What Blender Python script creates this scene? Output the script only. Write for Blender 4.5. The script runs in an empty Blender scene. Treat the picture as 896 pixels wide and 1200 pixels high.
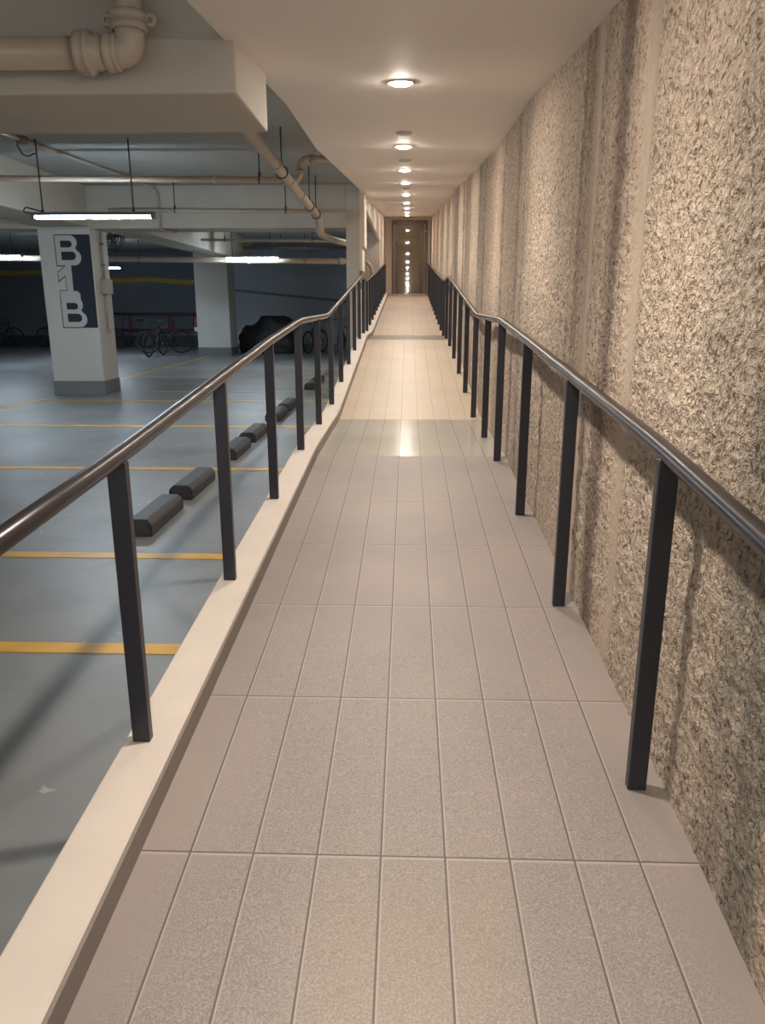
import bpy, bmesh, math, random
from mathutils import Vector, Matrix, noise
random.seed(7)
PI = math.pi
SC = bpy.context.scene
COL = SC.collection
OFF = {}                      # world offset of every object while it is being built
ROOTS = []

# ------------------------------------------------------------------ materials
def lin(c):
    f = lambda v: v / 12.92 if v <= .04045 else ((v + .055) / 1.055) ** 2.4
    return (f(c[0] / 255), f(c[1] / 255), f(c[2] / 255), 1)

def new_mat(name):
    m = bpy.data.materials.new(name); m.use_nodes = True
    nt = m.node_tree
    return m, nt, nt.nodes['Principled BSDF']

def node(nt, t, **kw):
    n = nt.nodes.new(t)
    for k, v in kw.items():
        if k.startswith('_'): setattr(n, k[1:], v)
        else: n.inputs[k.replace('__', ' ')].default_value = v
    return n

def ramp(nt, fac, stops):
    r = nt.nodes.new('ShaderNodeValToRGB')
    while len(r.color_ramp.elements) < len(stops): r.color_ramp.elements.new(.5)
    for e, (p, c) in zip(r.color_ramp.elements, stops):
        e.position = p; e.color = c
    nt.links.new(fac, r.inputs['Fac'])
    return r.outputs['Color']

def mix(nt, fac, a, b, mode='MIX'):
    n = nt.nodes.new('ShaderNodeMix'); n.data_type = 'RGBA'; n.blend_type = mode
    for s, v in ((0, fac), (6, a), (7, b)):
        if hasattr(v, 'is_output'): nt.links.new(v, n.inputs[s])
        else: n.inputs[s].default_value = v
    return n.outputs[2]

def math_n(nt, op, a, b=0.0, c=0.0):
    n = nt.nodes.new('ShaderNodeMath'); n.operation = op
    for s, v in ((0, a), (1, b), (2, c)):
        if hasattr(v, 'is_output'): nt.links.new(v, n.inputs[s])
        else: n.inputs[s].default_value = v
    return n.outputs[0]

def coords(nt, scale=(1, 1, 1)):
    g = nt.nodes.new('ShaderNodeNewGeometry')
    m = nt.nodes.new('ShaderNodeMapping'); m.inputs['Scale'].default_value = scale
    nt.links.new(g.outputs['Position'], m.inputs['Vector'])
    return m.outputs['Vector']

def simple(name, rgb, rough=.6, metal=0, var=.12, vscale=1.5, bump=0, bscale=40, spec=.5):
    m, nt, b = new_mat(name)
    c = lin(rgb)
    b.inputs['Roughness'].default_value = rough; b.inputs['Metallic'].default_value = metal
    b.inputs['Specular IOR Level'].default_value = spec
    v = coords(nt)
    if var:
        n = node(nt, 'ShaderNodeTexNoise', Scale=vscale, Detail=5.0)
        nt.links.new(v, n.inputs['Vector'])
        lo = tuple(x * (1 - var) for x in c[:3]) + (1,); hi = tuple(min(1, x * (1 + var)) for x in c[:3]) + (1,)
        nt.links.new(ramp(nt, n.outputs['Fac'], [(.3, lo), (.7, hi)]), b.inputs['Base Color'])
    else: b.inputs['Base Color'].default_value = c
    if bump:
        n = node(nt, 'ShaderNodeTexNoise', Scale=bscale, Detail=4.0); nt.links.new(v, n.inputs['Vector'])
        bp = node(nt, 'ShaderNodeBump', Strength=bump, Distance=.01)
        nt.links.new(n.outputs['Fac'], bp.inputs['Height']); nt.links.new(bp.outputs['Normal'], b.inputs['Normal'])
    return m

def emit(name, rgb, strength):
    m, nt, b = new_mat(name)
    b.inputs['Base Color'].default_value = (.8, .8, .8, 1)
    b.inputs['Emission Color'].default_value = (*rgb, 1); b.inputs['Emission Strength'].default_value = strength
    return m

PITCH, SEAM0 = .1805, -.0635
def tile_mat(name, rgb, rgb2, rough, y0=None, ylen=None, speckle=0., seam=.0028, spec=.5):
    """floor tiles: long seams every PITCH across, cross seams every ylen"""
    m, nt, b = new_mat(name)
    g = nt.nodes.new('ShaderNodeNewGeometry'); s = nt.nodes.new('ShaderNodeSeparateXYZ')
    nt.links.new(g.outputs['Position'], s.inputs[0])
    def seam_mask(coord, p, o, w):
        u = math_n(nt, 'DIVIDE', math_n(nt, 'SUBTRACT', coord, o), p)
        d = math_n(nt, 'ABSOLUTE', math_n(nt, 'SUBTRACT', math_n(nt, 'FRACT', math_n(nt, 'ADD', u, .5)), .5))
        return math_n(nt, 'LESS_THAN', d, w / p)
    mk = seam_mask(s.outputs[0], PITCH, SEAM0, seam)
    # the side tiles run to the skirting without another seam
    inside = math_n(nt, 'LESS_THAN', math_n(nt, 'ABSOLUTE', math_n(nt, 'SUBTRACT', s.outputs[0], .03)), .70)
    mk = math_n(nt, 'MULTIPLY', mk, inside)
    if ylen: mk = math_n(nt, 'MAXIMUM', mk, seam_mask(s.outputs[1], ylen, y0, seam))
    n1 = node(nt, 'ShaderNodeTexNoise', Scale=1.3, Detail=4.0); nt.links.new(g.outputs['Position'], n1.inputs['Vector'])
    base = ramp(nt, n1.outputs['Fac'], [(.32, lin(rgb)), (.68, lin(rgb2))])
    if speckle:
        n2 = node(nt, 'ShaderNodeTexNoise', Scale=190., Detail=3.0, Roughness=.7); nt.links.new(g.outputs['Position'], n2.inputs['Vector'])
        sp = ramp(nt, n2.outputs['Fac'], [(.38, (.72, .72, .72, 1)), (.50, (.98, .98, .98, 1)), (.62, (1.32, 1.31, 1.3, 1))])
        # worn patches: coarse noise decides where the speckled surface shows
        n3 = node(nt, 'ShaderNodeTexNoise', Scale=2.2, Detail=3.0); nt.links.new(g.outputs['Position'], n3.inputs['Vector'])
        edge = math_n(nt, 'SUBTRACT', .74, math_n(nt, 'ABSOLUTE', math_n(nt, 'SUBTRACT', s.outputs[0], .03)))
        edge = math_n(nt, 'MULTIPLY', edge, 5.0)
        far = math_n(nt, 'SUBTRACT', 3.7, s.outputs[1])
        e = math_n(nt, 'MINIMUM', edge, far)
        e = math_n(nt, 'ADD', e, math_n(nt, 'MULTIPLY', math_n(nt, 'SUBTRACT', n3.outputs['Fac'], .5), 2.0))
        cl = nt.nodes.new('ShaderNodeClamp'); nt.links.new(e, cl.inputs[0])
        base = mix(nt, math_n(nt, 'MULTIPLY', cl.outputs[0], speckle), base, mix(nt, 1.0, base, sp, 'MULTIPLY'))
        # ochre tint near the entrance, around mid-width
        n4 = node(nt, 'ShaderNodeTexNoise', Scale=3.0, Detail=3.0); nt.links.new(g.outputs['Position'], n4.inputs['Vector'])
        d1 = math_n(nt, "MULTIPLY", math_n(nt, "SUBTRACT", 1.95, s.outputs[1]), .6)
        d2 = math_n(nt, 'SUBTRACT', .33, math_n(nt, 'ABSOLUTE', math_n(nt, 'SUBTRACT', s.outputs[0], .02)))
        dd = math_n(nt, 'MULTIPLY', math_n(nt, 'MINIMUM', d1, math_n(nt, "MULTIPLY", d2, 1.6)), n4.outputs['Fac'])
        c2 = nt.nodes.new('ShaderNodeClamp'); nt.links.new(dd, c2.inputs[0])
        base = mix(nt, c2.outputs[0], base, lin((208, 178, 134)))
    # highlight along each seam, painted in as a paler band
    mk2 = math_n(nt, 'MULTIPLY', seam_mask(s.outputs[0], PITCH, SEAM0+.0035, seam*1.5), inside)
    if ylen: mk2 = math_n(nt, 'MAXIMUM', mk2, seam_mask(s.outputs[1], ylen, y0-.006, seam*1.9))
    base = mix(nt, math_n(nt, 'MULTIPLY', mk2, .7), base, tuple(min(1, x*1.35) for x in lin(rgb2)[:3]) + (1,))
    dark = tuple(x * .46 for x in lin(rgb)[:3]) + (1,)
    nt.links.new(mix(nt, mk, base, dark), b.inputs['Base Color'])
    b.inputs['Roughness'].default_value = rough; b.inputs['Specular IOR Level'].default_value = spec
    # bevelled seam
    bp = node(nt, 'ShaderNodeBump', Strength=.6, Distance=.003, _invert=True)
    nt.links.new(mk, bp.inputs['Height']); nt.links.new(bp.outputs['Normal'], b.inputs['Normal'])
    return m

def stone_mat():
    m, nt, b = new_mat('hammered_stone')
    g = coords(nt)
    st = coords(nt, (1, 1.25, .05))
    ns = node(nt, 'ShaderNodeTexNoise', Scale=1.6, Detail=4.0); nt.links.new(st, ns.inputs['Vector'])
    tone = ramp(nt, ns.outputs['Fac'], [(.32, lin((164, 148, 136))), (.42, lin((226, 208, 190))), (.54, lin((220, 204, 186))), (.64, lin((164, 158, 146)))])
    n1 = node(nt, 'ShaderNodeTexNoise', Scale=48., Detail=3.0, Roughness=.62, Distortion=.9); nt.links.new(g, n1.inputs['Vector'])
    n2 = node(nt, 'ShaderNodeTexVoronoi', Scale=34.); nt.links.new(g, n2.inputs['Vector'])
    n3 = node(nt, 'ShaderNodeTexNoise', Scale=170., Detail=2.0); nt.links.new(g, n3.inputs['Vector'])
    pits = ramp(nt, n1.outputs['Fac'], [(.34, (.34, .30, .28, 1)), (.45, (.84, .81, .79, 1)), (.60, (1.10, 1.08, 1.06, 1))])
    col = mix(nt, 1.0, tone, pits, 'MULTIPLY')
    # smooth mortar joints between the stone panels (the mesh is recessed there)
    s = nt.nodes.new('ShaderNodeSeparateXYZ'); gp = nt.nodes.new('ShaderNodeNewGeometry'); nt.links.new(gp.outputs['Position'], s.inputs[0])
    a = nt.nodes.new('ShaderNodeAttribute'); a.attribute_name = 'joint'
    jn = a.outputs['Fac']
    col = mix(nt, math_n(nt, 'MULTIPLY', jn, .85), col, mix(nt, 1.0, tone, (.74, .72, .70, 1), 'MULTIPLY'))
    nt.links.new(col, b.inputs['Base Color'])
    b.inputs['Roughness'].default_value = .92; b.inputs['Specular IOR Level'].default_value = .2
    h = math_n(nt, 'ADD', math_n(nt, 'MULTIPLY', n1.outputs['Fac'], 1.0), math_n(nt, 'MULTIPLY', n2.outputs['Distance'], .5))
    h = math_n(nt, 'ADD', h, math_n(nt, 'MULTIPLY', n3.outputs['Fac'], .25))
    h = math_n(nt, 'MULTIPLY', h, math_n(nt, 'SUBTRACT', 1.0, math_n(nt, 'MULTIPLY', jn, .85)))
    bp = node(nt, 'ShaderNodeBump', Strength=1.0, Distance=.03)
    nt.links.new(h, bp.inputs['Height']); nt.links.new(bp.outputs['Normal'], b.inputs['Normal'])
    return m

def garage_floor_mat():
    m, nt, b = new_mat('garage_floor_paint')
    v = coords(nt)
    n = node(nt, 'ShaderNodeTexNoise', Scale=.9, Detail=6.0, Roughness=.6); nt.links.new(v, n.inputs['Vector'])
    c = ramp(nt, n.outputs['Fac'], [(.3, lin((118, 122, 124))), (.5, lin((136, 140, 142))), (.72, lin((148, 152, 153)))])
    n2 = node(nt, 'ShaderNodeTexNoise', Scale=3.5, Detail=3.0, Distortion=1.2); nt.links.new(v, n2.inputs['Vector'])
    sp = ramp(nt, n2.outputs['Fac'], [(.70, (0, 0, 0, 1)), (.74, (1, 1, 1, 1))])
    nt.links.new(mix(nt, sp, c, lin((175, 178, 180))), b.inputs['Base Color'])
    b.inputs['Roughness'].default_value = .42
    return m

M = dict(
    tile_near=tile_mat('granite_tile', (152, 144, 140), (166, 155, 150), .5, 1.808, .801, .85),
    tile_landing=tile_mat('polished_tile', (188, 182, 172), (200, 194, 184), .2, None, None, 0, spec=.6),
    tile_far=tile_mat('cream_tile', (202, 186, 166), (212, 196, 176), .42),
    tile_end=tile_mat('buff_tile', (196, 178, 162), (204, 188, 170), .45),
    tile_step=simple('grey_step_tile', (158, 148, 138), .3),
    curb=simple('cream_curb_paint', (226, 215, 204), .6, var=.05, vscale=4),
    skirting=simple('brown_grey_skirting', (132, 122, 117), .5, var=.08),
    stone=stone_mat(),
    ceiling=simple('ceiling_paint', (238, 230, 223), .65, var=.03, vscale=.7),
    garage_paint=simple('garage_paint', (188, 184, 174), .7, var=.07, vscale=1.0),
    slab=simple('slab_paint', (160, 164, 162), .75, var=.08, vscale=.8),
    pillar=simple('pillar_paint', (206, 206, 200), .6, var=.05, vscale=1.2),
    grey=simple('grey_base_paint', (118, 122, 124), .6, var=.08),
    back=simple('dark_wall_paint', (112, 118, 128), .8, var=.1, vscale=.5),
    back_lit=simple('lamplit_blue_grey_wall', (172, 182, 194), .8, var=.08, vscale=.5),  # back wall tone lightened, lamp light put into the colour
    white_wall=simple('cream_wall_paint', (216, 204, 190), .65, var=.03),
    gfloor=garage_floor_mat(),
    yellow=simple('yellow_line_paint', (226, 176, 52), .45, var=.12, vscale=4),
    dull_yellow=simple('dull_yellow_paint', (176, 156, 58), .6, var=.1),
    rubber=simple('dark_rubber', (62, 63, 66), .55, var=.12, vscale=8, bump=.15, bscale=120),
    rail=simple('charcoal_metal', (68, 64, 65), .30, .4, var=.06),
    post=simple('charcoal_painted_steel', (54, 55, 63), .34, .3, var=.06),
    pipe=simple('beige_pipe_paint', (184, 172, 156), .33, var=.05, vscale=3),
    steel=simple('hanger_steel', (92, 92, 92), .5, .5, var=.05),
    cable=simple('black_cable', (38, 38, 40), .5, var=0),
    housing=simple('grey_light_housing', (120, 124, 128), .45, .2, var=0),
    boxgrey=simple('beige_box_plastic', (170, 162, 150), .5, var=.04),
    navy=simple('navy_sign_paint', (30, 40, 54), .6, var=.06),
    letter=simple('pale_letter_paint', (198, 200, 196), .6, var=.03),
    lens=emit('warm_downlight_lens', (1, .89, .76), 230),
    tube=emit('cool_fluorescent_tube', (.76, .89, 1), 82),
    trim=simple('downlight_trim', (236, 222, 204), .4, var=0),
    fitting=simple('ceiling_fitting_plastic', (196, 182, 170), .5, var=0),
    bronze=simple('bronze_door_frame', (112, 98, 86), .35, .45, var=.05),
    chrome=simple('brushed_steel', (190, 184, 176), .25, .9, var=0),
    red=simple('red_rail_paint', (120, 42, 52), .5, var=.08),
    ext=simple('red_cylinder_paint', (120, 38, 42), .35, var=.04),
    white=simple('white_label', (206, 206, 206), .6, var=0),
    tyre=simple('black_tyre', (34, 34, 36), .7, var=0),
    bikeframe=simple('dark_red_bike_paint', (96, 52, 48), .4, var=0),
    bikedark=simple('black_bike_paint', (44, 46, 50), .4, var=0),
    tarp=simple('black_tarp', (34, 36, 38), .6, var=.15, vscale=3, bump=.3, bscale=14),
)
def glass():
    m, nt, b = new_mat('dark_door_glass')
    b.inputs['Base Color'].default_value = lin((122, 108, 86)); b.inputs['Roughness'].default_value = .03
    b.inputs['IOR'].default_value = 2.3
    return m
M['glass'] = glass()

# ------------------------------------------------------------------ mesh helpers
def BM(): return bmesh.new()

def box(bm, x0, x1, y0, y1, z0, z1, bevel=0):
    vs = [bm.verts.new(p) for p in ((x0,y0,z0),(x1,y0,z0),(x1,y1,z0),(x0,y1,z0),(x0,y0,z1),(x1,y0,z1),(x1,y1,z1),(x0,y1,z1))]
    fs = [bm.faces.new([vs[i] for i in f]) for f in ((0,3,2,1),(4,5,6,7),(0,1,5,4),(1,2,6,5),(2,3,7,6),(3,0,4,7))]
    if bevel:
        es = list({e for f in fs for e in f.edges})
        bmesh.ops.bevel(bm, geom=es, offset=bevel, segments=2, affect='EDGES', profile=.5)
    return bm

def prism_yz(bm, poly, x0, x1):
    a = [bm.verts.new((x0, y, z)) for y, z in poly]; c = [bm.verts.new((x1, y, z)) for y, z in poly]
    n = len(poly)
    bm.faces.new(a); bm.faces.new(c[::-1])
    for i in range(n): bm.faces.new((a[i], c[i], c[(i+1) % n], a[(i+1) % n]))
    return bm

def strip_yz(bm, line, dz, x0, x1):
    """sheet following a (y,z) line, dz thick, built of quads"""
    rows = []
    for y, z in line:
        rows.append([bm.verts.new(p) for p in ((x0,y,z),(x1,y,z),(x1,y,z+dz),(x0,y,z+dz))])
    for a, b in zip(rows, rows[1:]):
        for i in range(4): bm.faces.new((a[i], a[(i+1)%4], b[(i+1)%4], b[i]))
    bm.faces.new(rows[0][::-1]); bm.faces.new(rows[-1])
    return bm

def fillet(pts, rad, k=6):
    out = [Vector(pts[0])]
    for a, b, c in zip(pts, pts[1:], pts[2:]):
        a, b, c = Vector(a), Vector(b), Vector(c)
        r = min(rad, (a-b).length*.49, (c-b).length*.49)
        p, q = b + (a-b).normalized()*r, b + (c-b).normalized()*r
        for i in range(k+1):
            t = i/k; out.append(p*(1-t)**2 + b*2*t*(1-t) + q*t*t)
    out.append(Vector(pts[-1]))
    return out

def tube(bm, pts, r, n=12, closed=False, cap=True):
    pts = [Vector(p) for p in pts]; N = len(pts)
    rs = r if isinstance(r, (list, tuple)) else [r]*N
    T = []
    for i in range(N):
        if closed: t = pts[(i+1)%N] - pts[i-1]
        else: t = pts[min(i+1, N-1)] - pts[max(i-1, 0)]
        T.append(t.normalized())
    ref = Vector((0,0,1)) if abs(T[0].z) < .9 else Vector((1,0,0))
    u = (ref - T[0]*ref.dot(T[0])).normalized()
    rings = []
    for i in range(N):
        u = (u - T[i]*u.dot(T[i])).normalized(); w = T[i].cross(u)
        rings.append([bm.verts.new(pts[i] + (u*math.cos(2*PI*j/n) + w*math.sin(2*PI*j/n))*rs[i]) for j in range(n)])
    m = N if closed else N-1
    for i in range(m):
        a, b = rings[i], rings[(i+1)%N]
        for j in range(n):
            f = bm.faces.new((a[j], a[(j+1)%n], b[(j+1)%n], b[j])); f.smooth = True
    if cap and not closed:
        bm.faces.new(rings[0][::-1]); bm.faces.new(rings[-1])
    return bm

def ring(bm, c, rad, r, axis='y', n=28, k=6):
    pts = []
    for i in range(n):
        a = 2*PI*i/n; p, q = rad*math.cos(a), rad*math.sin(a)
        pts.append(Vector(c) + Vector({'y':(p,0,q), 'x':(0,p,q), 'z':(p,q,0)}[axis]))
    return tube(bm, pts, r, k, closed=True)

def collar(bm, c, d, r, length):
    """raised coupling band around a pipe: centre c, direction d"""
    d = Vector(d).normalized(); c = Vector(c); h = length/2
    return tube(bm, [c-d*h, c-d*h, c-d*(h*.6), c-d*(h*.6), c+d*(h*.6), c+d*(h*.6), c+d*h, c+d*h][1:7],
                [r*.96, r, r*1.02, r*1.02, r, r*.96], 20)

def link(o, parent=None):
    COL.objects.link(o)
    if parent is not None: o.parent = parent
    else: ROOTS.append(o)

def obj(name, bm, mat, parent=None, autobase=True):
    bmesh.ops.recalc_face_normals(bm, faces=bm.faces)
    if parent is not None: off = OFF[parent.name]
    else:
        xs = [v.co for v in bm.verts]
        if autobase:
            off = Vector(((min(p.x for p in xs)+max(p.x for p in xs))/2, (min(p.y for p in xs)+max(p.y for p in xs))/2, min(p.z for p in xs)))
        else: off = Vector((0,0,0))
    bmesh.ops.translate(bm, verts=bm.verts, vec=-off)
    me = bpy.data.meshes.new(name); bm.to_mesh(me); bm.free()
    me.materials.append(M[mat] if isinstance(mat, str) else mat)
    o = bpy.data.objects.new(name, me); link(o, parent)
    if parent is None: o.location = off
    OFF[o.name] = off
    return o

def tag(o, label, cat, group=None, kind=None):
    o['label'] = label; o['category'] = cat
    if group: o['group'] = group
    if kind: o['kind'] = kind
    return o

def thing(name, label, cat, loc=(0,0,0), group=None):
    o = bpy.data.objects.new(name, None); o.empty_display_size = .1
    link(o); o.location = loc; OFF[o.name] = Vector(loc)
    return tag(o, label, cat, group)

def struct(name, bm, mat, parent=None, label=None):
    o = obj(name, bm, mat, parent)
    if parent is None:
        o['kind'] = 'structure'
    if label: o['label'] = label
    return o

def copy_tree(o, loc, label, parent=None):
    c = o.copy(); COL.objects.link(c)
    if parent is None:
        c.location = loc; c['label'] = label; ROOTS.append(c)
    else: c.parent = parent
    for ch in list(o.children): copy_tree(ch, None, None, c)
    return c

def interp(prof, y):
    if y <= prof[0][0]: a, b = prof[0], prof[1]
    elif y >= prof[-1][0]: a, b = prof[-2], prof[-1]
    else:
        for a, b in zip(prof, prof[1:]):
            if a[0] <= y <= b[0]: break
    return a[1] + (b[1]-a[1])*(y-a[0])/(b[0]-a[0])

# ------------------------------------------------------------------ measured layout (metres, camera eye = z 0; lifted at the end)
GZ = -1.75                                   # garage floor
FLOOR = [(-2.0, -1.739), (6.25, -1.223), (8.35, -1.223), (14.4, -.63), (16.6, -.63), (30.2, .385)]
CEIL = [(-2.0, .677), (5.9, 1.36), (7.65, 1.40), (14.9, 2.0), (16.2, 2.04), (30.2, 3.14)]
fl = lambda y: interp(FLOOR, y)
ce = lambda y: interp(CEIL, y)
XL, XO, XR = -.748, -.925, .822              # curb inner face, curb outer face, right wall
XC = -.868                                   # free edge of the corridor ceiling
SLAB, B2, B2Z = 2.15, 15.1, 1.39
YB = 33.5

# ------------------------------------------------------------------ ramp floor
def floor_piece(y0, y1, mat):
    bm = BM(); strip_yz(bm, [(y0, fl(y0)-.06), (y1, fl(y1)-.06)], .06, XL-.004, XR+.05)
    return struct('floor', bm, mat)
floor_piece(-2.0, 6.25, 'tile_near')
floor_piece(6.25, 8.35, 'tile_landing')
floor_piece(8.35, 14.4, 'tile_far')
floor_piece(14.4, 16.6, 'tile_step')
floor_piece(16.6, 30.2, 'tile_end')

# curb with cream top, its outer face falling to the garage floor
bm = BM()
CH = .088
rows = []
for y in (-2.0, 6.05, 6.25, 6.45, 8.15, 8.35, 8.55, 14.2, 14.4, 14.6, 16.4, 16.6, 16.8, 30.2):
    z = (fl(y-.2)+2*fl(y)+fl(y+.2))/4 + CH
    rows.append([bm.verts.new(p) for p in ((XL-.008,y,z-.16),(XL-.008,y,z-.006),(XL-.014,y,z),(XO+.006,y,z),(XO,y,z-.006),(XO,y,GZ))])
for a, b in zip(rows, rows[1:]):
    for i in range(5): bm.faces.new((a[i], a[i+1], b[i+1], b[i]))
    bm.faces.new((a[5], a[0], b[0], b[5]))
bm.faces.new(rows[0]); bm.faces.new(rows[-1][::-1])
struct('trim_1', bm, 'curb', label='cream painted curb along the open side of the ramp')
bm = BM()
rows = []
for y in (-2.0, 6.05, 6.25, 6.45, 8.15, 8.35, 8.55, 14.2, 14.4, 14.6, 16.4, 16.6, 16.8, 30.2):
    z = (fl(y-.2)+2*fl(y)+fl(y+.2))/4 + CH - .007
    rows.append([bm.verts.new(p) for p in ((XL-.007,y,fl(y)-.02),(XL+.002,y,fl(y)-.02),(XL+.002,y,z-.002),(XL-.007,y,z))])
for a, b in zip(rows, rows[1:]):
    for i in range(4): bm.faces.new((a[i], a[(i+1)%4], b[(i+1)%4], b[i]))
bm.faces.new(rows[0]); bm.faces.new(rows[-1][::-1])
struct('baseboard_left', bm, 'skirting')

# ------------------------------------------------------------------ corridor ceiling
bm = BM(); strip_yz(bm, CEIL, .06, XC, XR+.08)
struct('ceiling', bm, 'ceiling')

# ------------------------------------------------------------------ hammered stone wall (real relief, recessed mortar joints)
JOINTS = [(1.25, .05), (2.93, .075), (3.70, .085), (6.05, .04), (7.55, .07), (9.1, .07), (11.9, .12), (13.6, .12), (16.0, .14), (18.6, .14), (21.5, .16), (24.8, .16)]
def joint_at(y):
    m = 0
    for c, w in JOINTS:
        d = abs(y-c) - w
        m = max(m, min(1, max(0, .5 - d/.09)))
    return m
bm = BM()
ys = [.35]
while ys[-1] < 30.2: ys.append(ys[-1] + .0065 + .0036*ys[-1])
ys[-1] = 30.2
NZ = 150
cols, jv = [], []
for y in ys:
    z0, z1 = fl(y)-.03, ce(y)+.05
    col = []
    for k in range(NZ+1):
        z = z0 + (z1-z0)*k/NZ
        p = Vector((0, y, z))
        jy = y + .035*noise.noise(Vector((3, 7, z*1.6)))
        j = joint_at(jy)
        und = .017*math.sin(y*2*PI/1.9 + .8*math.sin(y*.9)) + .012*noise.noise(Vector((5, y*.8, z*.1)))
        tp = min(1, max(.15, min((z-fl(y))/.25, .25+(ce(y)-z)/.3)))
        d = tp*.010*noise.noise(p*9) + tp*(.008*noise.noise(p*24) + .007*abs(noise.noise(p*45)))
        x = XR + und*.7*(.15+.85*tp) - d*(1-j) + .014*j*tp
        col.append(bm.verts.new((x, y, z))); jv.append(j)
    cols.append(col)
for a, b in zip(cols, cols[1:]):
    for k in range(NZ):
        f = bm.faces.new((a[k], a[k+1], b[k+1], b[k])); f.smooth = True
for y, c in ((0, cols[0]), (1, cols[-1])): pass
me_bm = bm
bm.verts.index_update()
wall = None
def wall_obj(bm, vals):
    me = bpy.data.meshes.new('wall_right'); bm.to_mesh(me); bm.free()
    at = me.attributes.new('joint', 'FLOAT', 'POINT'); at.data.foreach_set('value', vals)
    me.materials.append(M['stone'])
    o = bpy.data.objects.new('wall_right', me); link(o); o['kind'] = 'structure'; OFF[o.name] = Vector((0,0,0))
    return o
wall_obj(bm, jv)
bm = BM(); prism_yz(bm, [(-2.0, -1.8), (30.2, .3), (30.2, 3.25), (-2.0, .95)], XR+.06, XR+.2)
struct('wall_right_core', bm, 'garage_paint')
bm = BM(); strip_yz(bm, [(-2.0, fl(-2)-.03), (.36, fl(.36)-.03)], 2.6, XR-.01, XR+.06)
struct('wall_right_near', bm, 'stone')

# ------------------------------------------------------------------ garage shell
bm = BM(); box(bm, -22, XO+.01, -3, 33.7, GZ-.1, GZ); struct('floor_garage', bm, 'gfloor')
bm = BM(); box(bm, -22, 1.0, -3, B2, SLAB, SLAB+.2); struct('ceiling_garage', bm, 'slab')
bm = BM(); box(bm, -22, -.95, B2, 33.7, SLAB, SLAB+.2); struct('ceiling_garage', bm, 'slab')
bm = BM(); box(bm, -22, -6.85, YB, YB+.2, GZ, SLAB); struct('wall_back', bm, 'back')
bm = BM(); box(bm, -22, -6.85, YB-.03, YB, GZ, GZ+.45); struct('baseboard_back', bm, simple('dark_base_paint', (58, 64, 72), .7))
bm = BM(); box(bm, -6.85, -.95, 31.0, YB+.2, GZ, SLAB); struct('wall_back_right', bm, 'back_lit')  # set forward along a shadow edge; lamplight is in its lighter colour
bm = BM(); box(bm, -6.85, -.95, 30.97, 31.0, GZ, GZ+.25); struct('baseboard_back_right', bm, 'grey')
bm = BM()  # raised strip that stands for a slanting dark band of shade
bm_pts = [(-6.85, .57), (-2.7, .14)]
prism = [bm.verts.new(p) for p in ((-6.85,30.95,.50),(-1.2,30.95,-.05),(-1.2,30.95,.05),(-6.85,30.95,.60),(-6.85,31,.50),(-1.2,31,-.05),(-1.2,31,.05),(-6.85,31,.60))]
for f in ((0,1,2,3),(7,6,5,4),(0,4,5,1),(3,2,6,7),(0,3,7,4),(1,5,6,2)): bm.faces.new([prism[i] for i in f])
struct('shade_strip', bm, 'grey', label='sloping grey strip standing for shade on the blue grey back wall')
bm = BM(); box(bm, -22.2, -22, -3, 33.7, GZ, SLAB); struct('wall_left_garage', bm, 'back')

# beams
def beam(x0, x1, y0, y1, z0, z1, mat='garage_paint', label=None, bevel=.012):
    bm = BM(); box(bm, x0, x1, y0, y1, z0, z1, bevel)
    o = struct('ceiling_beam', bm, mat); o['label'] = label; return o
beam(-22, -.825, 3.98, 4.83, .97, SLAB, label='near concrete beam crossing the garage ceiling behind the big elbow pipe')
beam(-22, -1.178, B2, 15.9, B2Z, SLAB, label='second concrete beam above the pillar with the level sign')
beam(-7.0, -6.05, -3, B2, 1.42, SLAB, label='lengthwise concrete beam running to the sign pillar from the near end')
beam(-6.1, -5.4, 15.9, 27.4, 1.42, SLAB, label='lengthwise concrete beam behind the sign pillar')

# pillars
def pillar(x0, x1, y0, y1, label):
    t = thing('concrete_pillar', label, 'pillar', ((x0+x1)/2, (y0+y1)/2, GZ))
    bm = BM(); box(bm, x0, x1, y0, y1, GZ, B2Z if y0 < 20 else SLAB, .012); obj('shaft', bm, 'pillar', t)
    bm = BM(); box(bm, x0-.012, x1+.012, y0-.012, y1+.012, GZ, GZ+.28, .006); s = obj('painted_base', bm, 'grey', t); s['label'] = 'grey painted pillar base'
    return t
P1 = pillar(-7.06, -6.04, 15.1, 15.9, 'pale concrete pillar carrying the dark blue B1B level sign')
P2 = pillar(-7.45, -6.28, 27.4, 28.5, 'pale concrete pillar farther back between bicycles and tarp heap')
# end column and far column at the corridor edge
t = thing('corridor_column', 'pale column at the ramp edge where the left handrail dips', 'column', (-1.02, 15.5, GZ))
bm = BM(); box(bm, -1.178, -.93, B2, 15.9, GZ, SLAB, .01); obj('shaft', bm, 'garage_paint', t)
bm = BM(); box(bm, -.93, -.872, B2, 15.9, .62, 1.06, .006); box(bm, -.93, -.83, B2, 15.9, 1.06, 1.99, .006); obj('upper_fin', bm, 'white_wall', t)
t = thing('corridor_column', 'far pale column beside the door end of the ramp', 'column', (-1.05, 28.5, GZ))
bm = BM(); box(bm, -1.8, -.93, 24.6, 30.2, GZ, SLAB, .01); obj('shaft', bm, 'white_wall', t)
# bulkhead wall above the opening
bm = BM(); prism_yz(bm, [(15.9, 1.90), (24.6, 1.90), (30.2, 1.90), (30.2, 3.25), (16.2, 2.14), (15.9, 2.12)], -.95, -.88)
struct('wall_left', bm, 'white_wall')
bm = BM(); prism_yz(bm, [(24.6, -.3), (30.2, .35), (30.2, 1.95), (24.6, 1.95)], -.94, -.885)
struct('wall_left_end', bm, 'white_wall')

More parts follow.
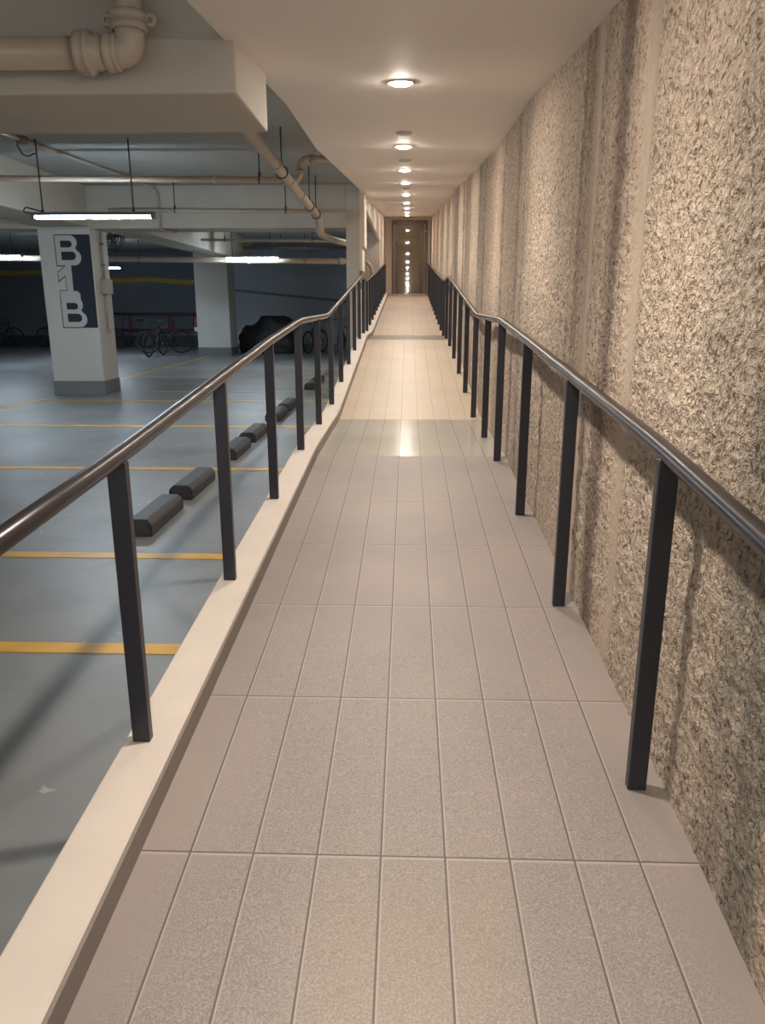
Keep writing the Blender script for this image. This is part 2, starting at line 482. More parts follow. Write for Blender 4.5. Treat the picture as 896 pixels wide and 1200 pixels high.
# end wall with the door
bm = BM()
box(bm, -.95, -.632, 30.2, 30.4, .25, 3.2); box(bm, .705, 1.0, 30.2, 30.4, .25, 3.2); box(bm, -.632, .705, 30.2, 30.4, 3.04, 3.2)
struct('wall_end', bm, 'white_wall')
D = thing('door_1', 'dark bronze glass door closing the far end of the ramp', 'door', (.036, 30.2, .385)); D['kind'] = 'structure'
bm = BM()
for a in ((-.63,-.53,.385,3.035), (.60,.703,.385,3.035), (-.53,.60,2.90,3.035)): box(bm, a[0], a[1], 30.17, 30.33, a[2], a[3], .008)
obj('door_frame', bm, 'bronze', D)
bm = BM()
for a in ((-.525,-.41,.395,2.895), (.40,.595,.395,2.895), (-.41,.40,2.74,2.895), (-.41,.40,2.33,2.385), (-.41,.40,.395,.43)): box(bm, a[0], a[1], 30.2, 30.27, a[2], a[3], .004)
obj('door_leaf', bm, 'bronze', D)
bm = BM(); box(bm, -.41, .40, 30.225, 30.245, .43, 2.33); obj('door_glass', bm, 'glass', D)
bm = BM(); box(bm, -.41, .40, 30.225, 30.245, 2.385, 2.74); obj('transom_glass', bm, 'glass', D)
bm = BM(); tube(bm, [(-.455,30.14,.75),(-.455,30.14,2.25)], .014); tube(bm, [(-.455,30.14,.85),(-.455,30.205,.85)], .01); tube(bm, [(-.455,30.14,2.15),(-.455,30.205,2.15)], .01)
obj('pull_handle', bm, 'chrome', D)
bm = BM(); box(bm, .63, .67, 30.15, 30.172, 2.62, 2.67, .004); obj('door_sensor', bm, 'white', D)
bm = BM(); box(bm, -.63, .703, 30.12, 30.2, .375, .392, .003); obj('threshold', bm, 'chrome', D)

# ------------------------------------------------------------------ level sign B 1 B on the pillar face
def letters(name, splines, y, depth, mat, parent):
    cu = bpy.data.curves.new('sign_outline', 'CURVE'); cu.dimensions = '2D'; cu.fill_mode = 'BOTH'; cu.extrude = depth
    for pts in splines:
        s = cu.splines.new('POLY'); s.points.add(len(pts)-1); s.use_cyclic_u = True
        for p, (x, z) in zip(s.points, pts): p.co = (x, z, 0, 1)
    o = bpy.data.objects.new('sign_outline', cu); COL.objects.link(o)
    me = bpy.data.meshes.new_from_object(o.evaluated_get(bpy.context.evaluated_depsgraph_get()))
    bpy.data.objects.remove(o)
    b = BM(); b.from_mesh(me); bpy.data.meshes.remove(me)
    for v in b.verts: v.co = Vector((v.co.x, y - v.co.z, v.co.y))
    return obj(name, b, mat, parent)
def arc(cx, cz, r, a0, a1, n=8, rz=None):
    return [(cx + r*math.cos(math.radians(a0+(a1-a0)*i/n)), cz + (rz or r)*math.sin(math.radians(a0+(a1-a0)*i/n))) for i in range(n+1)]
def b_outline(x, z0, z1, w, g=0):
    """outer outline of a heavy B, grown by g"""
    h = z1-z0; zm = z0 + h*.53
    r1 = (z1-zm)/2; r2 = (zm-z0)/2
    return ([(x-g, z0-g), (x+w-r2, z0-g)] + arc(x+w-r2, z0+r2, r2+g, -90, 62, 9) + arc(x+w-.06-r1, z1-r1, r1+g, -48, 90, 9) + [(x-g, z1+g)])
def b_holes(x, z0, z1, w):
    h = z1-z0; zm = z0+h*.53; k = .098
    out = []
    for (a, b, ww) in ((z0+k, zm-k*.40, w-k), (zm+k*.40, z1-k, w-k-.06)):
        r = (b-a)/2
        out.append([(x+k, a), (x+ww-r, a)] + arc(x+ww-r, (a+b)/2, r, -90, 90, 8)[1:-1] + [(x+ww-r, b), (x+k, b)])
    return out
SY = 15.1
t = P1
zB1, zT1, zB2, zT2 = .725, 1.272, -.425, .13
panel = [(-6.475, -.436), (-6.06, -.436), (-6.06, 1.288), (-6.475, 1.288)]
sg = letters('sign_panel', [panel], SY-.004, .004, 'navy', t); sg['label'] = 'navy block of the level sign'
k = .018
letters('letter_outline', [b_outline(-6.735, zB1, zT1, .48, k)], SY-.0025, .0025, 'navy', sg)
letters('letter_outline', [b_outline(-6.735, zB2, zT2, .48, k) ], SY-.0025, .0025, 'navy', sg)
one = [(-6.59, .255), (-6.47, .255), (-6.47, .73), (-6.56, .73), (-6.735, .60), (-6.735, .44), (-6.60, .545)]
one_o = [(-6.605, .24), (-6.475, .24), (-6.475, .74), (-6.555, .745), (-6.75, .61), (-6.75, .41), (-6.612, .515)]
letters('letter_outline', [one_o], SY-.0025, .0025, 'navy', sg)
top_bar = [(-6.735, .06), (-6.345, .06), (-6.345, .205), (-6.40, .255), (-6.735, .255)]
top_o = [(-6.748, .09), (-6.475, .09), (-6.475, .268), (-6.748, .268)]
letters('letter_outline', [top_o], SY-.0022, .0022, 'navy', sg)
for nm, sp in (('letter_b', [b_outline(-6.735, zB1, zT1, .48)] + b_holes(-6.735, zB1, zT1, .48)), ('digit_one', [one]), ('letter_b', [b_outline(-6.735, zB2, zT2, .48)] + b_holes(-6.735, zB2, zT2, .48)), ('letter_bar', [top_bar])):
    letters(nm, sp, SY-.0085-(.0006 if nm == 'letter_bar' else 0), .003, 'letter', sg)
# navy fill showing through the counters of the letters
for z0, z1 in ((zB1, zT1), (zB2, zT2)):
    letters('letter_counter', b_holes(-6.735, z0, z1, .48), SY-.006, .0015, 'navy', sg)

# conduit and switch box on the right face of the sign pillar
t = thing('switch_box', 'small beige switch box with conduit on the side of the sign pillar', 'electrical box', (-6.04, 15.6, -.5))
bm = BM(); box(bm, -6.04, -5.93, 15.35, 15.72, .20, .48, .012); obj('box_body', bm, 'boxgrey', t)
bm = BM(); tube(bm, fillet([(-6.02,15.55,.48),(-6.02,15.55,1.38)], .1), .022); tube(bm, [(-6.02,15.5,.2),(-6.02,15.5,-.5)], .022); box(bm, -6.04,-5.98,15.44,15.56,-.56,-.46,.01); obj('box_conduit', bm, 'boxgrey', t)
for z in (.75, 1.15):
    bm = BM(); box(bm, -6.04, -5.99, 15.50, 15.60, z-.015, z+.015, .004); obj('clip', bm, 'steel', t)

# ------------------------------------------------------------------ handrails
def rail_line(x, rh, y0, y1):
    brk = sorted({y0, y1} | {y for y, z in FLOOR if y0 < y < y1} | {y for y, h in rh if y0 < y < 6})
    pts = [(x, y, fl(y)+interp(rh, y)) for y in brk]
    return fillet(pts, .22, 5)
def handrail(x, px, ys, base, label, y0, y1, rh):
    t = thing('handrail', label, 'handrail', (px, 2.2, fl(2.2)+base))
    bm = BM(); tube(bm, rail_line(x, rh, y0, y1), .027, 16); obj('rail', bm, 'rail', t)
    for y in ys:
        z0, z1 = fl(y)+base, fl(y)+interp(rh, y)-.012
        bm = BM(); box(bm, px-.029, px+.029, y-.018, y+.018, z0-.002, z1, .004)
        obj('post', bm, 'post', t)
yl = [.9] + [2.2+1.3*i for i in range(22)]
yr = [.8, 2.125, 3.44, 4.775, 6.12, 7.2, 8.47] + [9.77+1.3*i for i in range(16)]
handrail(-.865, -.865, yl, CH, 'dark metal handrail on the cream curb beside the garage', .35, 30.0, [(.35, 1.03), (2.2, 1.036), (4.8, 1.09), (9, 1.11), (31, 1.11)])
handrail(.736, .736, yr, 0, 'dark metal handrail along the rough stone wall', .35, 30.0, [(.35, 1.0), (1.5, 1.05), (2.2, 1.078), (4.8, 1.10), (9, 1.11), (31, 1.11)])

# ------------------------------------------------------------------ downlights
def make_downlight(y, label):
    z = ce(y); x = -.055
    sl = (ce(y+.1)-ce(y-.1))/.2
    t = thing('downlight', label, 'downlight', (x, y, z), 'downlights along the corridor ceiling')
    bm = BM()
    prof = [(.078, .004), (.086, .002), (.088, -.004), (.080, -.010), (.066, -.008), (.064, .004)]
    n = 32; rr = [[bm.verts.new((x+r*math.cos(2*PI*j/n), y+r*math.sin(2*PI*j/n), z+h+sl*r*math.sin(2*PI*j/n))) for j in range(n)] for r, h in prof]
    for a, b in zip(rr, rr[1:]):
        for j in range(n): f = bm.faces.new((a[j], a[(j+1)%n], b[(j+1)%n], b[j])); f.smooth = True
    obj('trim_ring', bm, 'trim', t)
    bm = BM()
    prof = [(.065, -.002), (.060, -.012), (.046, -.019), (.023, -.023)]
    rr = [[bm.verts.new((x+r*math.cos(2*PI*j/n), y+r*math.sin(2*PI*j/n), z+h+sl*r*math.sin(2*PI*j/n))) for j in range(n)] for r, h in prof]
    for a, b in zip(rr, rr[1:]):
        for j in range(n): f = bm.faces.new((a[j], a[(j+1)%n], b[(j+1)%n], b[j])); f.smooth = True
    bm.faces.new(rr[-1])
    obj('lens', bm, 'lens', t)
    sp = bpy.data.lights.new('downlight_beam', 'SPOT'); sp.energy = 46; sp.color = (1, .90, .79); sp.spot_size = math.radians(125); sp.spot_blend = 1; sp.shadow_soft_size = .05
    so = bpy.data.objects.new('downlight_beam', sp); COL.objects.link(so); so.parent = t; so.location = (0, 0, -.05)
ords = ['nearest large', 'second', 'third', 'fourth', 'fifth', 'sixth', 'seventh', 'eighth', 'ninth and farthest']
for i, y in enumerate([5.07, 7.57, 10.17, 12.58, 15.5, 18.15, 21.12, 24.45, 27.5]):
    make_downlight(y, 'lit warm round recessed downlight, %s of the row from the near end' % ords[i])
for y, s in ((2.45, 'overhead just outside the top of the view'), (-.1, 'above the ramp entrance behind the viewer')):
    make_downlight(y, 'lit warm round recessed downlight ' + s)
for y, s in ((6.93, 'between the first and second downlights'), (8.83, 'between the second and third downlights'), (14.0, 'between the fourth and fifth downlights')):
    bm = BM(); z = ce(y); tube(bm, [(-.045,y,z+.01),(-.045,y,z-.006),(-.045,y,z-.016),(-.045,y,z-.022)], [.07,.07,.06,.03], 24)
    tag(obj('ceiling_fitting', bm, 'fitting'), 'small unlit round ceiling fitting ' + s, 'ceiling fitting', 'unlit fittings in the downlight row')

# ------------------------------------------------------------------ fluorescent batten lights
def batten(x0, x1, y, z, label, rods, cable=False):
    t = thing('batten_light', label, 'fluorescent light', ((x0+x1)/2, y, z-.04), 'fluorescent battens hung in the garage')
    bm = BM(); box(bm, x0, x1, y-.05, y+.05, z+.015, z+.06, .006); obj('housing', bm, 'housing', t)
    bm = BM(); tube(bm, [(x0+.05,y-.026,z-.006),(x1-.05,y-.026,z-.006)], .018); tube(bm, [(x0+.05,y+.026,z-.006),(x1-.05,y+.026,z-.006)], .018); obj('lamp_tube', bm, 'tube', t)
    for e in (x0+.03, x1-.03):
        bm = BM(); box(bm, e-.025, e+.025, y-.05, y+.05, z-.028, z+.02, .005); obj('end_cap', bm, 'housing', t)
    for rx in rods:
        bm = BM(); tube(bm, [(rx, y, z+.055), (rx, y, SLAB)], .011, 8); tube(bm, [(rx,y,z+.05),(rx,y,z+.09)], .022, 8); obj('hanger_rod', bm, 'steel', t)
    if cable:
        bm = BM(); tube(bm, fillet([(x0+.15,y,z+.07),(x0-.08,y,z+.13),(x0-.12,y,z+.07),(x0+.02,y,z+.045)], .08), .009, 8)
        tube(bm, fillet([(-5.22,10.86,2.06),(-5.18,10.9,1.94),(-5.12,10.95,1.92),(rods[0]+.0,y,1.99),(rods[0],y,z+.06)], .06), .009, 8)
        obj('supply_cable', bm, 'cable', t)
batten(-5.19, -3.475, 11.0, 1.165, 'nearest glowing fluorescent batten in front of the sign pillar', [-5.03, -3.77], True)
batten(-5.08, -3.53, 21.9, 1.24, 'glowing fluorescent batten in front of the farther pillar', [-4.85, -3.8])
batten(-12.3, -10.72, 21.9, 1.30, 'glowing fluorescent batten cut by the left edge of the photo', [-12.1, -11.0])
batten(-11.0, -9.45, 26.0, 1.17, 'smallest fluorescent batten half hidden behind the sign pillar', [-10.8, -9.6])
batten(-11.7, -10.0, 11.0, 1.165, 'unseen added fluorescent batten left of the view beyond the sign pillar row', [-11.5, -10.2])  # out-of-view lamp added for more light in the garage

# ------------------------------------------------------------------ pipes
def pipe(label, parts, r, cols=(), hang=(), name='pipe', mat='pipe', clampr=1.25, group=None, rad=.12):
    p0 = Vector(parts[0][0])
    t = thing(name, label, 'pipe', p0, group)
    bm = BM()
    for pts in parts: tube(bm, fillet(pts, rad, 6), r, 18)
    obj('pipe_run', bm, mat, t)
    for c, d, L in cols:
        bm = BM(); collar(bm, c, d, r*clampr, L); obj('coupling', bm, mat, t)
    for x, y, z in hang:
        bm = BM(); tube(bm, [(x,y,z+r*.9),(x,y,SLAB)], .010, 8); tube(bm, [(x,y,z+r*.9),(x,y,z+r+.06)], .02, 8)
        ring(bm, (x,y,z), r*1.12, .012, 'x' if len(parts[0]) and abs(parts[0][0][0]-parts[0][1][0]) > 1 else 'y', 18)
        obj('hanger', bm, 'steel', t)
    return t
# big elbow pipe in front of the near beam
py, pz, pr = 3.86, 1.112, .067
t = thing('drain_pipe', 'thick beige drain pipe with elbow and couplings on the near beam', 'pipe', (-2.2, py, pz))
bm = BM(); tube(bm, [(-5.5,py,pz),(-1.52,py,pz)], pr, 28); obj('pipe_run', bm, 'pipe', t)
bm = BM(); tube(bm, [(-1.52+a,py,pz) for a in (0,.02,.025,.05,.055,.065,.07,.10,.105,.13)], [pr*1.3,pr*1.38,pr*1.34,pr*1.34,pr*1.42,pr*1.36,pr*1.1,pr*1.1,pr*1.05,pr*1.0], 28); obj('bell_socket', bm, 'pipe', t)
bm = BM(); tube(bm, [(-1.39+a,py,pz) for a in (0,.01,.03,.034,.044,.05,.065)], [pr*1.1,pr*1.22,pr*1.22,pr*1.12,pr*1.12,pr*1.2,pr*1.05], 28); obj('coupling', bm, 'pipe', t)
bm = BM(); tube(bm, fillet([(-1.39,py,pz),(-1.275,py,pz),(-1.275,py,pz+.13)], .105, 12), pr*.98, 28); obj('elbow', bm, 'pipe', t)
bm = BM(); tube(bm, [(-1.275,py,pz+a) for a in (.085,.095,.115,.12,.14,.155,.165)], [pr*1.15,pr*1.22,pr*1.22,pr*1.15,pr*1.28,pr*1.28,pr*1.0], 28)
for s in (-1, 1):
    ring(bm, (-1.275+s*.098, py, pz+.13), .02, .011, 'y', 16, 8); box(bm, -1.275+s*.088-.014, -1.275+s*.088+.014, py-.012, py+.012, pz+.108, pz+.118, .003)
obj('clamp_with_ears', bm, 'pipe', t)
bm = BM(); tube(bm, fillet([(-1.275,py,pz+.12),(-1.275,py,pz+.26),(-1.36,py-.10,pz+.36),(-1.36,py-.10,SLAB)], .1, 6), pr*.92, 24)
tube(bm, [(-1.30,py-.05,pz+.29),(-1.34,py-.15,pz+.31)], [pr*1.0, pr*.8], 20); obj('branch', bm, 'pipe', t)

# long drain pipe that runs along the corridor, falling slightly
mz = lambda y: 1.671 - .0275*(y-8.72)
t = pipe('beige drain pipe running lengthwise beside the corridor ceiling with a riser bend', [[(-1.62,5.0,mz(5)),(-1.62,14.5,mz(14.5)),(-1.62,14.72,1.25),(-1.46,15.6,1.22),(-1.28,16.8,1.24)]], .066,
     [((-1.62,y,mz(y)),(0,1,-.0275),.10) for y in (9.9,11.0,12.1,14.3)] + [((-1.62,14.70,1.36),(0,.1,-1),.07)], [(-1.62,10.4,mz(10.4)),(-1.62,13.2,mz(13.2)),(-1.62,14.1,mz(14.1))], 'drain_pipe', rad=.14)
bm = BM(); tube(bm, fillet([(-1.62,11.35,1.62),(-1.52,11.35,1.70),(-1.50,11.35,1.95),(-.5,11.35,1.92)], .14, 8), .045, 18); obj('riser', bm, 'pipe', t)
for c, d in (((-1.505,11.35,1.78), (.02,0,1)), ((-1.34,11.35,1.945), (1,0,0))):
    bm = BM(); collar(bm, c, d, .056, .055); obj('riser_coupling', bm, 'pipe', t)
pipe('beige sprinkler pipe crossing the garage under the slab, above the lit batten', [[(-9.5,11.45,1.765),(-1.66,11.45,1.69)]], .042, [((-2.72,11.45,1.70),(1,0,0),.08)], [(-2.1,11.45,1.694),(-7.0,11.45,1.74)], rad=.1)
pipe('thin beige pipe crossing in front of the second beam', [[(-5.4,14.45,1.64),(-1.64,14.45,1.602)]], .03, [((-2.75,14.45,1.613),(1,0,0),.10)], [(-2.2,14.45,1.608),(-4.2,14.45,1.628)])
pipe('thick beige pipe crossing far back just behind the battens', [[(-13.5,22.35,1.30),(-1.25,22.35,1.17)]], .075, [((-4.5,22.35,1.205),(1,0,0),.1),((-1.9,22.35,1.177),(1,0,0),.12)], [(-7.6,22.35,1.235),(-2.9,22.35,1.187)])
pipe('slim beige pipe high behind the second beam', [[(-5.2,20.0,1.57),(-1.3,20.0,1.52)]], .035, [], [(-4.6,20.0,1.56),(-2.4,20.0,1.535)])
pipe('slim dark pipe near the back wall ceiling', [[(-5.2,25.0,1.72),(-1.3,25.0,1.70)]], .045, [], [(-4.0,25.0,1.71)], mat='steel')
pipe('pale pipe with a bend seen through the gap behind the ramp edge column', [[(-2.4,24.2,1.27),(-1.12,24.2,1.25),(-1.09,24.2,.2),(-1.09,24.2,GZ)]], .055, rad=.3)
# conduit on the slab with its junction box
t = thing('conduit', 'thin beige conduit with round junction box slanting across the garage ceiling', 'conduit', (-5.15, 10.86, 2.05))
bm = BM(); tube(bm, fillet([(-5.5,8.2,2.115),(-5.148,10.858,2.115),(-4.74,14.9,2.11),(-4.68,15.06,2.02),(-4.68,15.06,1.36),(-4.5,15.5,1.36)], .1, 6), .024, 12); obj('conduit_run', bm, 'boxgrey', t)
bm = BM(); tube(bm, [(-5.148,10.858,2.15),(-5.148,10.858,2.06),(-5.148,10.858,2.05)], [.075,.075,.06], 20); obj('junction_box', bm, simple('brown_junction_box', (140, 120, 108), .5, var=0), t)

# fan hung under the slab right of the sign pillar
t = thing('ventilation_fan', 'dim round ventilation fan hung under the slab right of the sign pillar', 'fan', (-7.6, 19.0, 1.2))
fx, fy, fz = -7.3, 19.5, 1.60
bm = BM()
for r in (.30, .22, .14): ring(bm, (fx, fy-.12, fz), r, .008, 'y', 28, 6); ring(bm, (fx, fy+.12, fz), r, .008, 'y', 28, 6)
ring(bm, (fx, fy, fz), .31, .012, 'y', 28, 6)
for i in range(12):
    a = 2*PI*i/12; c, s = math.cos(a), math.sin(a)
    tube(bm, [(fx+.06*c,fy-.14,fz+.06*s),(fx+.30*c,fy-.12,fz+.30*s),(fx+.31*c,fy,fz+.31*s),(fx+.30*c,fy+.12,fz+.30*s)], .005, 6)
obj('fan_guard', bm, 'steel', t)
bm = BM(); tube(bm, [(fx,fy-.08,fz),(fx,fy+.2,fz)], [.07,.08], 16)
for i in range(4):
    a = 2*PI*i/4+.3; c, s = math.cos(a), math.sin(a)
    q = [bm.verts.new((fx+r*c-w*s, fy+dy, fz+r*s+w*c)) for r, w, dy in ((.06,-.03,-.03),(.26,-.08,-.05),(.26,.08,.05),(.06,.03,.03))]
    bm.faces.new(q)
obj('fan_blades', bm, 'housing', t)
bm = BM(); tube(bm, [(fx,fy+.05,fz+.05),(fx,fy+.05,SLAB)], .014, 8); obj('hanger_rod', bm, 'steel', t)

# ------------------------------------------------------------------ bay lines and wheel stops
def bay(label, x0, x1, y0, y1):
    bm = BM(); box(bm, x0, x1, y0, y1, GZ+.0005, GZ+.004)
    tag(obj('bay_line', bm, 'yellow'), label, 'parking line', 'painted parking bay lines')
for i, (y, s) in enumerate([(3.62, 'nearest the camera'), (5.14, 'second from the camera, in front of the nearest wheel stop'), (8.13, 'third from the camera, between the first and second wheel stop pairs'), (11.15, 'fourth from the camera, between second and third wheel stop pairs'), (14.2, 'fifth from the camera, just in front of the sign pillar'), (15.8, 'sixth from the camera, level with the back of the sign pillar'), (18.85, 'seventh from the camera, behind the sign pillar'), (21.9, 'eighth and farthest from the camera')]):
    bay('yellow crosswise parking line ' + s, -7.0, XO-.02, y-.06, y+.06)
bay('yellow lengthwise line ending at the front of the sign pillar', -7.05, -6.93, 2.0, 14.14)
bay('yellow lengthwise line running back behind the sign pillar', -7.05, -6.93, 15.95, 27.0)

def stop(y0, y1, label, x0=-2.2, x1=-1.98):
    bm = BM(); h, c = .135, .04
    poly = [(x0, 0), (x1, 0), (x1, h-c), (x1-c, h), (x0+c, h), (x0, h-c)]
    a = [bm.verts.new((x, y0+.02*(z > h-c/2), GZ+z)) for x, z in poly]; b = [bm.verts.new((x, y1-.02*(z > h-c/2), GZ+z)) for x, z in poly]
    fs = [bm.faces.new(a), bm.faces.new(b[::-1])]
    for i in range(6): fs.append(bm.faces.new((a[i], b[i], b[(i+1)%6], a[(i+1)%6])))
    bmesh.ops.bevel(bm, geom=list({e for f in fs for e in f.edges}), offset=.008, segments=2, affect='EDGES')
    tag(obj('wheel_stop', bm, 'rubber'), label, 'wheel stop', 'dark wheel stops beside the ramp')
for y, l in ((5.6, 'nearest dark wheel stop, largest, beside the front handrail post'), (6.76, 'dark wheel stop second from the camera, completing the nearest pair'), (8.62, 'dark wheel stop nearer in the second pair, behind the second handrail post'), (9.78, 'dark wheel stop farther in the second pair'), (11.65, 'dark wheel stop nearer in the third pair'), (12.81, 'dark wheel stop farther in the third pair'), (16.25, 'dark wheel stop nearer in the farthest pair'), (17.41, 'dark wheel stop farthest from the camera')):
    stop(y, y+.87, l)

# ------------------------------------------------------------------ back of the garage
bm = BM(); rows = []
for i in range(40):
    x = -21.5 + i*(14.6/39); z = 1.56 - (x+21.5)*.055 + .05*math.sin(x*1.1) + .03*math.sin(x*2.7)
    rows.append([bm.verts.new(p) for p in ((x,YB-.05,z-.09),(x,YB-.05,z+.09),(x,YB,z+.10),(x,YB,z-.10))])
for a, b in zip(rows, rows[1:]):
    for i in range(4): bm.faces.new((a[i], a[(i+1)%4], b[(i+1)%4], b[i]))
bm.faces.new(rows[0]); bm.faces.new(rows[-1][::-1])
struct('trim_3', bm, 'dull_yellow', label='wavy dull yellow guard strip along the dark back wall')

t = thing('guard_rail', 'low dark red guard rail in front of the back wall behind the bicycles', 'railing', (-10, 33.1, GZ))
for z in (-.36, -1.03):
    bm = BM(); tube(bm, [(-13.4,33.1,z),(-6.95,33.1,z)], .035, 10); obj('rail', bm, 'red', t)
for x in (-13.2, -11.9, -10.2, -8.5, -7.05):
    bm = BM(); tube(bm, [(x,33.1,GZ),(x,33.1,-.36)], .03, 10); obj('post', bm, 'red', t)

def make_bike(name, label, mat, folding=False):
    t = thing(name, label, 'bicycle', (0,0,0), 'bicycles parked along the back wall')
    R = .27 if folding else .36; wb = .52
    for s in (-1, 1):
        c = (s*wb, 0, R)
        bm = BM(); ring(bm, c, R-.022, .024, 'y', 32, 8); w = obj('wheel', bm, 'tyre', t)
        bm = BM(); ring(bm, c, R-.05, .009, 'y', 32, 6); tube(bm, [(c[0],-.05,R),(c[0],.05,R)], .022, 10)
        for i in range(14):
            a = 2*PI*i/14; tube(bm, [(c[0]+.018*math.cos(a),(.03 if i%2 else -.03),R+.018*math.sin(a)),(c[0]+(R-.05)*math.cos(a),0,R+(R-.05)*math.sin(a))], .0025, 5)
        obj('spokes', bm, 'steel', w)
    bb, st, hd, hb = (-.06,0,R-.02), (-.20,0,.78 if not folding else .62), (.36,0,.86 if not folding else .62), (.38,0,.74 if not folding else .5)
    bm = BM()
    for a, b, r in ((bb,st,.019),(st,hd,.019),(bb,hb,.023),(hd,hb,.024)): tube(bm, [a,b], r, 10)
    for s in (-1, 1):
        tube(bm, [bb,(-wb,s*.055,R)], .011, 8); tube(bm, [st,(-wb,s*.055,R)], .010, 8)
    obj('frame', bm, mat, t)
    bm = BM(); tube(bm, [hb,(.395,0,R+R+.03)], .02, 8)
    for s in (-1, 1): tube(bm, fillet([(.395,s*.01,R+R+.04),(.40,s*.05,R+R+.02),(wb,s*.05,R)], .05), .013, 8)
    obj('fork', bm, mat, t)
    bm = BM(); tube(bm, [hd,(.335,0,1.03)], .015, 8); tube(bm, fillet([(.27,-.31,1.05),(.34,-.12,1.04),(.36,0,1.03),(.34,.12,1.04),(.27,.31,1.05)], .06), .013, 8)
    for s in (-1, 1): tube(bm, [(.29,s*.22,1.05),(.25,s*.32,1.055)], .019, 8)
    hbar = obj('handlebar', bm, 'bikedark', t)
    bm = BM(); tube(bm, [st,(-.235,0,.96)], .013, 8); obj('seat_post', bm, 'steel', t)
    bm = BM(); tube(bm, [(-.38,0,.985),(-.35,0,1.0),(-.27,0,.995),(-.18,0,.99),(-.10,0,.985)], [.05,.075,.06,.03,.018], 12)
    for v in bm.verts: v.co.z = .985 + (v.co.z-.985)*.45
    obj('saddle', bm, 'bikedark', t)
    bm = BM(); ring(bm, (bb[0],.055,bb[2]), .085, .008, 'y', 24, 6); tube(bm, [(bb[0],-.08,bb[2]),(bb[0],.08,bb[2])], .018, 8)
    for s in (-1, 1):
        e = (bb[0]+s*.10, s*.085, bb[2]-s*.13); tube(bm, [(bb[0],s*.08,bb[2]),e], .011, 6); box(bm, e[0]-.045, e[0]+.045, min(e[1],e[1]+s*.09), max(e[1],e[1]+s*.09), e[2]-.012, e[2]+.012, .003)
    obj('crankset', bm, 'steel', t)
    return t
b1 = make_bike('bicycle', 'dark red bicycle standing angled left of the farther pillar', 'bikeframe')
b2 = make_bike('bicycle', 'small folding bicycle with tall seat post right of the sign pillar', 'bikedark', True)
def put(o, x, y, deg, s=1.15):
    o.location = (x, y, GZ); o.rotation_euler = (0, 0, math.radians(deg)); o.scale = (s, s, s)
put(b1, -9.0, 28.5, 24)
put(b2, -11.35, 31.9, 200)
for x, y, deg, l in [(-8.85, 27.0, 84, 'dark bicycle pointing at the camera in front of the dark red one'),
                     (-12.9, 32.2, 15, 'dark bicycle half hidden by the right side of the sign pillar'),
                     (-14.75, 32.4, 175, 'bicycle seen just left of the sign pillar'),
                     (-17.3, 32.5, 5, 'rightmost bicycle of the huddle at the left edge of the photo'),
                     (-17.6, 31.3, 6, 'nearer bicycle in the huddle at the left edge of the photo'),
                     (-19.6, 32.4, 5, 'leftmost bicycle of the huddle at the left edge of the photo'),
                     (-7.55, 31.6, 170, 'bicycle with one wheel showing right of the farther pillar'),
                     (-3.45, 29.0, 70, 'dark bicycle facing the camera behind the ramp handrail'),
                     (-2.35, 29.4, 112, 'dark bicycle beside the ramp edge column, seen between handrail posts')]:
    c = copy_tree(b1, (x, y, GZ), l); put(c, x, y, deg)
    if 'dark bicycle' in l or 'huddle' in l:
        for ch in c.children:
            if ch.name.startswith(('frame', 'fork')):
                ch.data = ch.data.copy(); ch.data.materials[0] = M['bikedark']

# heap under a black tarp
bm = BM(); bmesh.ops.create_icosphere(bm, subdivisions=5, radius=1)
for v in bm.verts:
    p = v.co.copy()
    z = max(0, p.z + .25)
    n = noise.noise(p*1.7) * .22 + noise.noise(p*4.5+Vector((3,1,2))) * .09
    ridge = .12*math.cos(p.x*5.2)
    s = 1 + n*.6
    v.co = Vector((-5.1 + p.x*1.22*s, 29.2 + p.y*.75*s, GZ + (min(1.35, z*1.12*(1+n)+ridge*z) if z > 0 else 0)))
bmesh.ops.dissolve_degenerate(bm, edges=bm.edges, dist=1e-4)
for f in bm.faces: f.smooth = True
tag(obj('covered_heap', bm, 'tarp'), 'bulky heap under a black cover beside the farther pillar', 'covered heap')

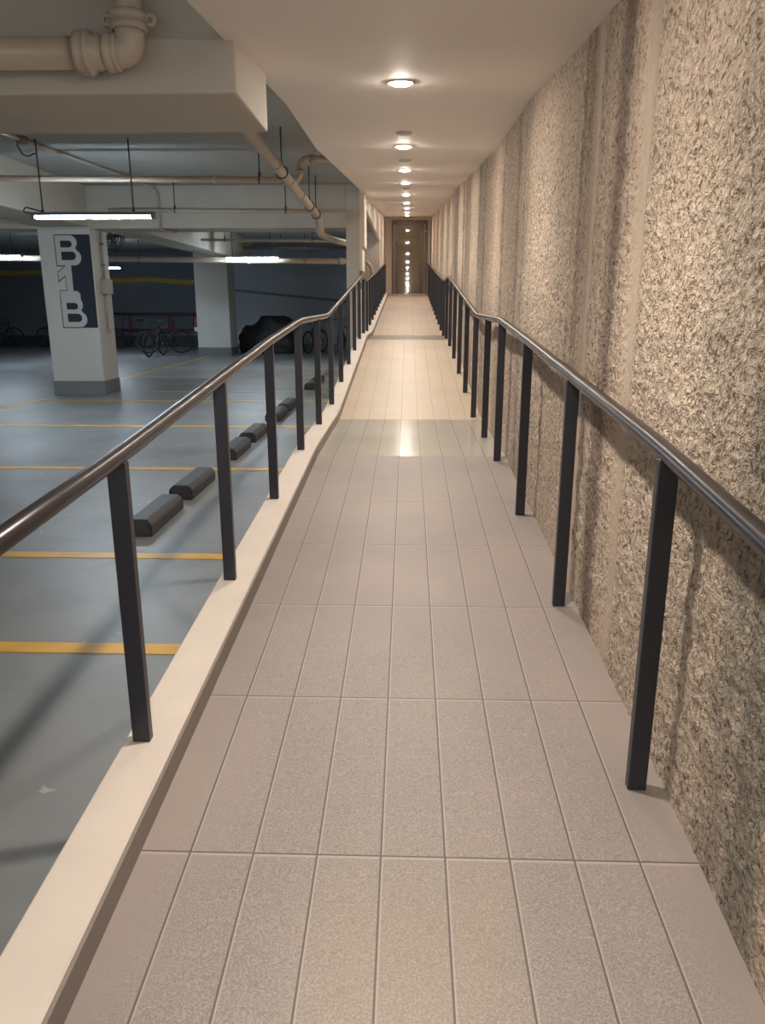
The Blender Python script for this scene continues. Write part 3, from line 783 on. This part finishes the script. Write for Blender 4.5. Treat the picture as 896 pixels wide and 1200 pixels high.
# fire extinguisher on the left side of the farther pillar
ex, ey = -7.62, 28.0
t = thing('fire_extinguisher', 'dim red fire extinguisher with white label left of the farther pillar', 'fire extinguisher', (ex, ey, -1.0))
bm = BM(); tube(bm, [(ex,ey,-1.02),(ex,ey,-1.0),(ex,ey,-.50),(ex,ey,-.44),(ex,ey,-.40)], [.09,.10,.10,.07,.03], 20); obj('cylinder', bm, 'ext', t)
bm = BM(); tube(bm, [(ex,ey,-.93),(ex,ey,-.78)], .102, 20, cap=False); obj('paper_label', bm, 'white', t)
bm = BM(); tube(bm, [(ex,ey,-.41),(ex,ey,-.35)], .03, 10); box(bm, ex-.10, ex+.02, ey-.015, ey+.015, -.35, -.325, .004); tube(bm, fillet([(ex-.03,ey,-.38),(ex-.13,ey,-.42),(ex-.12,ey,-.75)], .08), .012, 8); obj('valve_and_hose', bm, 'cable', t)
bm = BM(); box(bm, ex+.09, -7.44, ey-.03, ey+.03, -.8, -.75); obj('bracket', bm, 'steel', t)

# ------------------------------------------------------------------ lift everything so the garage floor is z = 0
for o in ROOTS: o.location.z += -GZ

# tile patterns read world position; nothing depends on z there

# ------------------------------------------------------------------ world, camera
w = bpy.data.worlds.new('world'); SC.world = w; w.use_nodes = True
bg = w.node_tree.nodes['Background']; bg.inputs[0].default_value = (.80, .76, .72, 1); bg.inputs[1].default_value = .38

cam = bpy.data.cameras.new('camera'); co = bpy.data.objects.new('camera', cam); COL.objects.link(co)
cam.sensor_fit = 'VERTICAL'; cam.sensor_height = 24.0; cam.lens = 889/1200*24.0; cam.clip_start = .05; cam.clip_end = 200
co.location = (0, 0, -GZ)
co.rotation_euler = (math.radians(90-15.288), 0, math.radians(1.864))
SC.camera = co

vs = SC.view_settings
SC.display_settings.display_device = 'sRGB'
vs.view_transform = 'Standard'; vs.look = 'None'; vs.gamma = 1; vs.exposure = 1.0; vs.use_curve_mapping = False
cy = SC.cycles
cy.use_denoising = True; cy.max_bounces = 8; cy.diffuse_bounces = 5; cy.sample_clamp_indirect = 8; cy.caustics_reflective = False; cy.caustics_refractive = False
